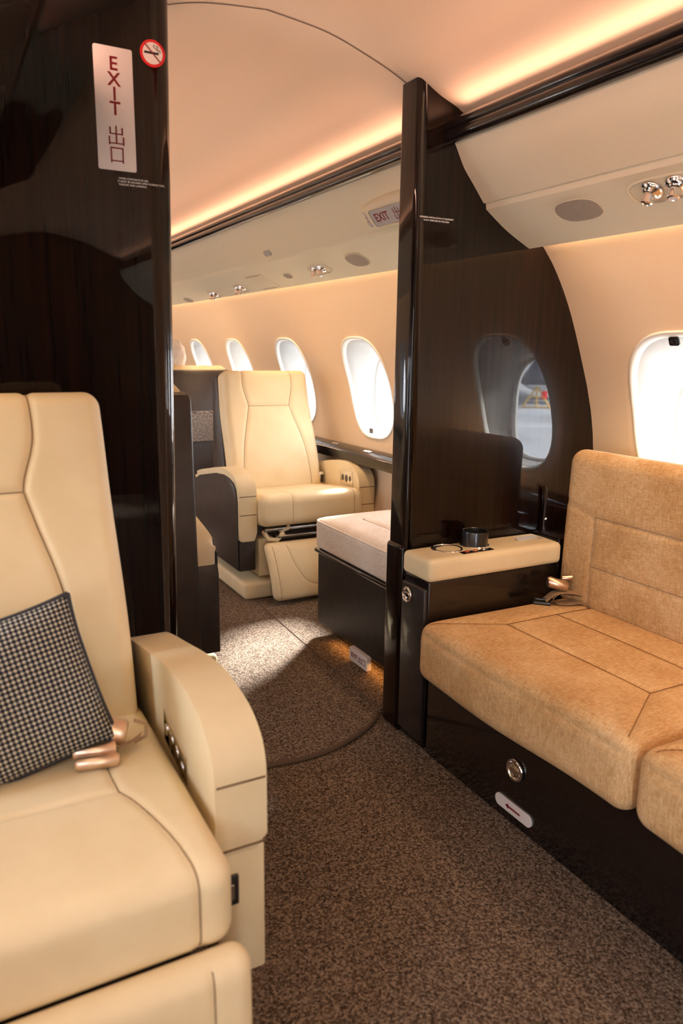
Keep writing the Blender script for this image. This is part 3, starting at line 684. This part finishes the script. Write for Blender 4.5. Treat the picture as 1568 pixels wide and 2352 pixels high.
hx, hy, hz = sx/2, sy/2, sz/2
vf, ps = softbox((sx, sy, sz), (.05, .06, .02), .009, [[(-hx+.16, -hy, hz), (-hx+.16, hy-.16, hz), (hx, hy-.16, hz)]], .009, .008, .016, dfo)
oc = obj('cushion', vf, M_otto, OT); seam_objs(ps, M_web, oc)
pp = rrect(hx-.004, hy-.004, .055, 8)
obj('piping', tube([(1.395+hx+x, 2.068+hy+y, .405+sz-.012) for x, y in pp], .0045, 6, True), M_otto, oc, world=False)

# ------------------------------------------------------------------ signs
def FB(x, y, z): return frame_m((x, y, z), (1, 0, 0), (0, 0, 1))          # faces aft (-y)
def FS(x, y, z): return frame_m((x, y, z), (0, -1, 0), (0, 0, 1))         # faces the aisle (-x)
yb = 1.9348
SG = thing('exit_sign', 'tall white vertical exit sign high on the left partition', 'sign', (.428, yb, 1.79))
xc, zc = .428, 1.790
obj('panel', xf(prism(rrect(.044, .1325, .004), 'z', -.001, .003, .001), FB(xc, yb, zc)), M_signw, SG, sharp=50)
def letters(parent, items, m, mat=M_red, n_latin=1):
    if n_latin: obj('lettering', xf(join(*items[:n_latin]), m), mat, parent, smooth=False)
    for it in items[n_latin:]: obj('chinese_character', xf(it, m), mat, parent, smooth=False)
def at(vf, x, y, z=.0032): return [(p[0]+x, p[1]+y, p[2]+z) for p in vf[0]], vf[1]
L2 = []
for ch, zz in (('E', .096), ('X', .063), ('I', .032), ('T', .001)):
    L2.append(at(text(ch, .041, .014), .000, zz))
L2.append(at(bars(kanji_out(.036, .042)), .000, -.056)); L2.append(at(bars(kanji_mouth(.030, .034)), .000, -.099))
letters(SG, L2, FB(xc, yb, zc), n_latin=4)
NS = thing('no_smoking_sign', 'round red and white no smoking sign beside the tall exit sign', 'sign', (.521, yb, 1.925))
mN = FB(.521, yb, 1.925)
disc = lambda r, n=48: [(r*math.cos(2*PI*k/n), r*math.sin(2*PI*k/n)) for k in range(n)]
obj('disc', xf(prism(disc(.0295), 'z', -.001, .0015), mN), M_bred, NS, smooth=False)
obj('face', xf(prism(disc(.0235), 'z', .0015, .002), mN), M_signw, NS, smooth=False)
obj('cigarette', xf(join(at(prism(rect(-.020, .014, -.003, .002), 'z', 0, .0004), 0, .001, .002), *[at(tube([(x, y, 0) for x, y in catmull(q, 5)], .0006, 5), 0, 0, .0025) for q in (
    [(.004, .019), (.002, .014), (.008, .010), (.013, .006), (.014, .003)], [(.007, .017), (.013, .015), (.009, .010), (.017, .007), (.018, .003)])]), mN), M_ink, NS, smooth=False)
obj('slash', xf(at(prism([(-.0180, .0162), (-.0162, .0180), (.0180, -.0162), (.0162, -.0180)], 'z', 0, .0004), 0, 0, .0025), mN), M_red, NS, smooth=False)
NP = obj('notice_placard', xf(join(at(text('WHEN CURTAIN IS IN USE,', .0058, .02), -.018, .0068), at(text('IT MUST BE SECURED OPEN DURING TAXI,', .0058, .02), .0, 0), at(text('TAKEOFF AND LANDING.', .0058, .02), -.0205, -.0068)), FB(.482, yb-.0005, 1.634)), M_print, smooth=False)
tag(NP, 'three small white lines of print under the tall exit sign', 'placard')
NQ = obj('notice_placard', xf(join(at(text('WARNING: INSTALLATION OF EQUIPMENT', .0062, .02), 0, .0040), at(text('IS NOT APPROVED IN THIS AREA', .0062, .02), -.001, -.0040)), FB(1.347, yb-.0005, 1.628)), M_print, smooth=False)
tag(NQ, 'two small white lines of print on the right partition', 'placard')
# exit path marker on the divan base
EM = thing('exit_path_marker', 'white pill-shaped marker with red arrow on the divan base', 'sign', (1.27, 1.36, .05))
mE = FS(1.2698, 1.358, .050)
obj('panel', xf(prism(rrect(.072, .0175, .0172, 10), 'z', -.001, .003, .001), mE), M_signw, EM, sharp=50)
obj('arrow', xf(at(prism([(-.030, 0), (-.017, .008), (-.018, .0028), (.028, .0028), (.028, -.0028), (-.018, -.0028), (-.017, -.008)], 'z', 0, .0005), 0, -.001), mE), M_red, EM, smooth=False)
# floor exit sign below the ottoman
EF = thing('exit_sign', 'small white exit sign at floor level under the ottoman edge', 'sign', (1.40, 2.42, .05))
mF = FS(1.386, 2.415, .052)
obj('housing', xf(prism(rrect(.070, .028, .003), 'z', -.02, .0, .002), mF), M_signw, EF, sharp=50)
letters(EF, [at(text('EXIT', .025, .012), -.030, .000, .0004), at(bars(kanji_out(.024, .024)), .016, -.001, .0004), at(bars(kanji_mouth(.022, .023)), .046, -.001, .0004)], mF)
# exit sign housing on the right valance of the forward cabin
def psu_m(u, y, s=1):
    """frame on the lower face of the valance: local x runs towards -y, local y up-slope to the aisle, z out"""
    x = 1.530+.172*u; f = lambda q: float(np.interp(q, [p[0] for p in PSU], [p[1] for p in PSU]))
    a = Vector((x-.03, 0, f(x-.03))); b = Vector((x+.03, 0, f(x+.03))); n = Vector((-(a.z-b.z), 0, -(b.x-a.x))).normalized()
    return frame_m(Vector((x, y, f(x)))+n*.0015, (0, -1, 0), a-b)
def psu_up(u, y):
    a = Vector((1.425, 0, 1.802)); b = Vector((1.512, 0, 1.697)); p = a+(b-a)*u; p.y = y
    return frame_m(p, (0, -1, 0), a-b)
EH = thing('exit_sign', 'bulging cream overhead exit sign on the valance beyond the partition', 'sign', (1.47, 2.43, 1.73))
mH = psu_up(.56, 2.335)
def dome(p):
    o = p.copy(); a = 1-np.clip(np.abs(p[:, 0])/.265, 0, 1)**2.2; o[:, 1] = p[:, 1]*(.18+.82*np.sqrt(a)); o[:, 2] = p[:, 2]*(.05+.95*np.clip(a*1.6, 0, 1)); return o
vf, _ = softbox((.52, .105, .085), (.03, .03, .03), .012, (), deform=dome)
obj('housing', xf(vf, mH), M_psu, EH)
mS = mH @ Matrix.Translation((0, -.006, .0425))
obj('panel', xf(prism(rrect(.135, .031, .012), 'z', -.006, .003, .0015), mS), M_signg, EH, sharp=50)
obj('panel_rim', xf(tube([(x, y, .002) for x, y in rrect(.136, .032, .0125)], .002, 6, True), mS), M_steel, EH)
letters(EH, [at(text('EXIT', .044, .014), -.070, .000), at(bars(kanji_out(.040, .046)), .030, 0), at(bars(kanji_mouth(.036, .042)), .085, 0)], mS)
mT = mH @ Matrix.Translation((-.192, -.006, .031)) @ Matrix.Rotation(-.38, 4, 'Y')
sd = obj('end_panel', xf(prism(rrect(.030, .030, .008), 'z', -.004, .003, .001), mT), M_signg, EH, sharp=50)
sd['label'] = 'smaller sign panel at the end of the housing'
letters(EH, [at(bars(kanji_out(.018, .026)), -.012, 0), at(bars(kanji_mouth(.018, .024)), .014, 0)], mT, n_latin=0)

# ------------------------------------------------------------------ speakers, reading lights and covers in the right valance
def speaker(label, y, u, hl, hw):
    t = thing('speaker', label, 'speaker', psu_m(u, y).translation, 0, 'valance speakers')
    m = psu_m(u, y); o = superell(hl, hw, 2.5, 40)
    obj('grille', xf(prism(o, 'z', -.004, .0015, .001), m), M_grille, t, sharp=50)
    obj('bezel', xf(tube([(a*1.03, b*1.05, .0008) for a, b in o], .0016, 6, True), m), M_psu, t)
speaker('oval speaker grille in the valance right above the divan', 1.613, .36, .078, .040)
speaker('large oval speaker grille nearest the overhead exit sign', 2.880, .48, .074, .040)
speaker('small oval speaker grille between access panel and nearest twin light', 3.62, .56, .040, .020)
speaker('oval speaker grille farthest along the valance', 5.49, .86, .075, .030)
def gasper(label, y, u, k=1.0):
    t = thing('reading_light', label, 'light', psu_m(u, y).translation, 0, 'twin chrome reading lights')
    m = psu_m(u, y); o = superell(.098*k, .036*k, 3.2, 44)
    obj('tray', xf(join(prism(o, 'z', -.006, .0012, .001), tube([(a*1.06, b*1.1, .001) for a, b in o], .003, 6, True)), m), M_psu, t, sharp=50)
    for q in (-1, 1):
        b = obj('eyeball', xf(lathe([(.030*k, 0), (.029*k, .005), (.024*k, .010), (.018*k, .012), (.017*k, .016), (.012*k, .018)], (q*.036*k, .006, 0), (.15*q, .1, 1), 24), m), M_chrome, t)
        d = Vector((.1*q, -.30, 1)).normalized(); c = Vector((q*.036*k, .006, .010))
        obj('nozzle', xf(lathe([(.013*k, 0), (.0145*k, .006), (.0145*k, .026), (.011*k, .028), (.009*k, .024), (0, .022)], c, d, 20), m), M_chrome, b, world=False, sharp=50)
        obj('lens', xf(lathe([(0, .0265), (.010*k, .0262)], c, d, 16), m), M_plastic if q < 0 else M_signw, b, world=False)
gasper('twin chrome reading light in the valance above the divan', 1.322, .30)
gasper('twin chrome reading light beside the large speaker beyond the partition', 3.255, .54, .9)
gasper('twin chrome reading light just past the flat access panel', 4.36, .72, .9)
gasper('twin chrome reading light farthest along the valance', 4.87, .78, .9)
AP = thing('access_panel', 'flat square access panel in the valance between lights', 'panel', psu_m(.66, 4.0).translation)
m = psu_m(.62, 4.0)
obj('door', xf(prism(rrect(.13, .062, .006), 'z', -.003, .0008, .0004), m), M_psu, AP, sharp=50)
for q in (-1, 1): obj('slot', xf(prism(rect(-.10, .10, q*.060-.0012, q*.060+.0012), 'z', .0006, .0014), m), M_psu_dk, AP, smooth=False)
CV = tag(obj('sensor_cover', xf(prism(rrect(.036, .014, .008), 'z', -.002, .006, .003), psu_up(.88, 3.585)), M_white, sharp=50), 'small pale rounded cover above the access panel', 'cover')
for k2, y in ((0, 3.46), (1, 3.83)):
    pl = obj('armrest_outlet', xf(join(*[prism(rrect(.010, .012, .003), 'z', -.001, .0035, .001)]*1, *[at(prism(rrect(.008, .010, .003), 'z', -.001, .0035, .001), q*.026, 0, 0) for q in (-1, 1)]), frame_m((2.02, y, .7165), (0, -1, 0), (1, 0, .16))), M_white if k2 else M_signw, sharp=50)
    tag(pl, 'row of three small pale buttons on the wall ledge ' + ('beside the seat back' if k2 else 'under the first full window'), 'switch')

# ------------------------------------------------------------------ passenger in the forward seat
def person():
    bm = bmesh.new(); sk = bm.verts.layers.skin.verify()
    J = {'pel': (1.50, 5.42, .56, .13, .10), 'bel': (1.495, 5.34, .70, .135, .10), 'che': (1.485, 5.28, .90, .15, .105), 'nb': (1.475, 5.265, 1.03, .085, .075), 'nk': (1.468, 5.27, 1.09, .052, .052),
         'sl': (1.33, 5.27, .985, .06, .06), 'el': (1.29, 5.36, .76, .046, .046), 'wl': (1.36, 5.58, .66, .032, .032),
         'sr': (1.64, 5.28, .985, .06, .06), 'er': (1.69, 5.38, .76, .046, .046), 'wr': (1.62, 5.60, .66, .032, .032),
         'hl': (1.42, 5.44, .54, .09, .08), 'kl': (1.38, 5.86, .56, .062, .062), 'al': (1.39, 5.92, .12, .042, .042), 'tl': (1.38, 6.05, .055, .038, .034),
         'hr': (1.60, 5.44, .54, .09, .08), 'kr': (1.62, 5.86, .56, .062, .062), 'ar': (1.61, 5.92, .12, .042, .042), 'tr': (1.62, 6.05, .055, .038, .034)}
    V = {}
    for n, (x, y, z, a, b) in J.items():
        v = bm.verts.new((x, y, z)); v[sk].radius = (a, b); V[n] = v
    V['pel'][sk].use_root = True
    for pr_ in ('pel bel', 'bel che', 'che nb', 'nb nk', 'che sl', 'sl el', 'el wl', 'che sr', 'sr er', 'er wr', 'pel hl', 'hl kl', 'kl al', 'al tl', 'pel hr', 'hr kr', 'kr ar', 'ar tr'):
        a, b = pr_.split(); bm.edges.new((V[a], V[b]))
    me = bpy.data.meshes.new('person'); bm.to_mesh(me); bm.free()
    o = bpy.data.objects.new('person', me); COL.objects.link(o)
    o.modifiers.new('skin', 'SKIN'); sb = o.modifiers.new('sub', 'SUBSURF'); sb.levels = 2; sb.render_levels = 2
    dg = bpy.context.evaluated_depsgraph_get(); me2 = bpy.data.meshes.new_from_object(o.evaluated_get(dg)); o.modifiers.clear(); o.data = me2
    for mm in (M_shirt, M_trouser, M_skin): me2.materials.append(mm)
    # head: looks left across the aisle
    vs, fs = [], []
    hb_ = bmesh.new(); bmesh.ops.create_uvsphere(hb_, u_segments=32, v_segments=24, radius=1)
    hc = Vector((1.462, 5.262, 1.187)); face = Vector((-.80, .60, 0)); side = Vector((-.60, -.80, 0))
    for v in hb_.verts:
        x, y, z = v.co      # x forward, y side, z up
        zz = z; w = 1 - .22*max(0, -z)**1.5
        f = x*.098*w + (.012 if x > 0 else 0)*max(0, -z)
        f += .022*math.exp(-((z+.12)/.14)**2-(y/.16)**2)*(x > 0)            # nose
        f -= .008*math.exp(-((z-.08)/.10)**2-((abs(y)-.38)/.16)**2)*(x > 0)  # eye sockets
        f += .006*math.exp(-((z+.48)/.10)**2-(y/.3)**2)*(x > 0)              # lips
        sd_ = y*.078*w + math.copysign(.012*math.exp(-((z+.05)/.2)**2-((x+.05)/.18)**2), y)*(abs(y) > .75)
        v.co = hc+face*f+side*sd_+Vector((0, 0, zz*.118))
    n0 = len(me2.vertices)
    hv, hf = bm_out(hb_)
    bv = [tuple(p.co) for p in me2.vertices]; bf = [tuple(p.vertices) for p in me2.polygons]
    parts_v, parts_f = join((bv, bf), (hv, hf))
    fingers = []
    for wx_, q in ((1.36, 1), (1.62, -1)):      # hands resting on the thighs
        w0 = Vector((wx_, 5.58, .66))
        fingers.append(tube([w0, w0+Vector((.01*q, .05, -.012)), w0+Vector((.012*q, .085, -.02))], [.026, .034, .030], 10))
        for k_ in range(4):
            bx_ = w0+Vector((.012*q+(-.027+.018*k_), .085, -.018)); l_ = (.062, .072, .068, .052)[k_]
            fingers.append(tube([bx_, bx_+Vector((0, l_*.45, .004)), bx_+Vector((0, l_*.8, -.008)), bx_+Vector((0, l_, -.022))], [.0095, .009, .008, .006], 8))
        tb = w0+Vector((.028*q, .03, -.012)); fingers.append(tube([tb, tb+Vector((.022*q, .025, -.002)), tb+Vector((.024*q, .052, -.010))], [.012, .010, .007], 8))
    nb = len(bf)+len(hf)
    parts_v, parts_f = join((parts_v, parts_f), *fingers)
    me3 = mesh('person', parts_v, parts_f)
    for mm in (M_shirt, M_trouser, M_skin): me3.materials.append(mm)
    for i, p in enumerate(me3.polygons):
        p.use_smooth = True; c = p.center
        if i >= len(bf): p.material_index = 2
        elif c.z > 1.075 and abs(c.x-1.468) < .09: p.material_index = 2
        elif c.z < .60 and c.y > 5.30 and not (c.y < 5.64 and c.z > .62): p.material_index = 1
        else: p.material_index = 0
    o.data = me3
    tag(o, 'white-haired person in a white shirt seated, head above the brown seat back', 'person')
    # hair covers the back and the top of the head
    hb_ = bmesh.new(); bmesh.ops.create_uvsphere(hb_, u_segments=36, v_segments=26, radius=1); dl = []
    for v in hb_.verts:
        x, y, z = v.co; bumpy = 1+.05*math.sin(9*y+3*z)*math.cos(7*x+5*z)
        if x > .45 and z < .55 or z < -.55 or (x > .12 and z < .12): dl.append(v); continue
        v.co = hc+face*(x*.109*bumpy-.004)+side*(y*.087*bumpy)+Vector((0, 0, z*.128*bumpy))
    bmesh.ops.delete(hb_, geom=dl, context='VERTS')
    h = link('hair', mesh('hair', *bm_out(hb_)), M_hair, o)
    cl = obj('collar', tube([(1.475+.080*math.cos(a), 5.268+.072*math.sin(a), 1.085+.012*math.sin(a+2)) for a in np.linspace(0, 2*PI, 24, endpoint=False)], [.026]*24, 8, True), M_shirt, o, world=False)
person()

# ------------------------------------------------------------------ the apron outside, seen through panes and in the lacquer
struct(obj('ground', ([(-150, -150, -1.7), (150, -150, -1.7), (150, 150, -1.7), (-150, 150, -1.7)], [(0, 1, 2, 3)]), M_tarmac))
AC = thing('aircraft', 'parked white jet outside the windows with dark nose over a yellow stand', 'aircraft', (30, -28, -1.7))
ad = Vector((.69, -.72, 0)).normalized(); asd = Vector((ad.y, -ad.x, 0))
o0 = Vector((27.5, -26.0, 0))
def AL(f, s_, z): return o0+ad*f+asd*s_+Vector((0, 0, z))
rows = []
for f, r, z in ((2.2, .05, .05), (2.5, .5, .12), (3.5, 1.05, .3), (5.5, 1.45, .5), (14, 1.5, .6), (22, .9, 1.0), (26, .2, 1.5)):
    rows.append([AL(f, r*math.cos(a), z+r*math.sin(a)) for a in np.linspace(0, 2*PI, 28, endpoint=False)])
obj('fuselage', sheet(rows, True), M_awhite, AC)
obj('radome', lathe([(0, 1.5), (.25, 1.35), (.5, .8), (.85, .25), (.95, 0), (.8, -.1)], AL(1.9, 0, -.35), (0, 0, 1), 24), M_adark, AC)
for q in (-1, 1):
    obj('nacelle', lathe([(.2, 3), (.6, 2.6), (.75, 1.2), (.72, .2), (.6, 0), (.5, .3), (0, .4)], AL(5, q*2.35, .35), ad, 24), M_agrey, AC)
    obj('wing', prism([(0, 0), (0, 0.25), (8.5, .9), (8.5, .8)], 'z', -1, 1), M_awhite, AC).matrix_basis = Matrix.Identity(4)
for o in [c for c in AC.children if c.name.startswith('wing')]:
    pass
for q, o in zip((-1, 1), [c for c in AC.children if c.name.startswith('wing')]):
    me = o.data
    for v in me.vertices:
        l, zz, f = v.co; v.co = AL(10+f*1.6+l*.4, q*(1.2+l), .1+zz)
ST = thing('service_stand', 'yellow tripod stand on the apron under the jet nose', 'stand', tuple(AL(1.6, 0, -1.7)))
tp = AL(1.6, 0, -.55)
for a in (-.75, 0, .75):
    obj('leg', tube([tp, AL(1.6+.2*math.cos(a*3), a, -1.7)], .05, 8), M_yellow, ST)
obj('crossbar', join(tube([AL(1.6, -.75, -1.66), AL(1.8, 0, -1.66), AL(1.6, .75, -1.66)], .04, 6), tube([AL(1.6, -.4, -1.1), AL(1.6, .4, -1.1)], .03, 6)), M_yellow, ST)
obj('flag', prism([(-.3, -1.2), (.0, -1.2), (.0, -.75), (-.3, -.75)], 'x', -.02, .02), M_bred, ST)
for c in ST.children:
    if c.name.startswith('flag'):
        for v in c.data.vertices: v.co = AL(1.5, v.co.y-.25, v.co.z)
SV = thing('service_vehicle', 'orange service vehicle on the apron outside', 'vehicle', (26.5, -36.6, -1.7))
obj('body', box(25.6, 27.4, -38.2, -35.0, -1.25, -.35, .12), M_orange, SV); obj('cab', box(25.7, 27.3, -36.6, -35.1, -.36, .45, .15), M_orange, SV)
for x in (25.7, 27.3):
    for y in (-37.6, -35.6): obj('wheel', lathe([(0, -.12), (.42, -.12), (.45, 0), (.42, .12), (0, .12)], (x, y, -1.25), (1, 0, 0), 20), M_adark, SV)
HG = thing('hangar', 'low grey hangar far across the apron', 'building', (75, -80, -1.7))
obj('walls', box(60, 130, -140, -100, -1.7, 7, .2), M_agrey, HG, smooth=False)
obj('roof', box(59, 131, -141, -99, 7, 8, .2), M_adark, HG, smooth=False)
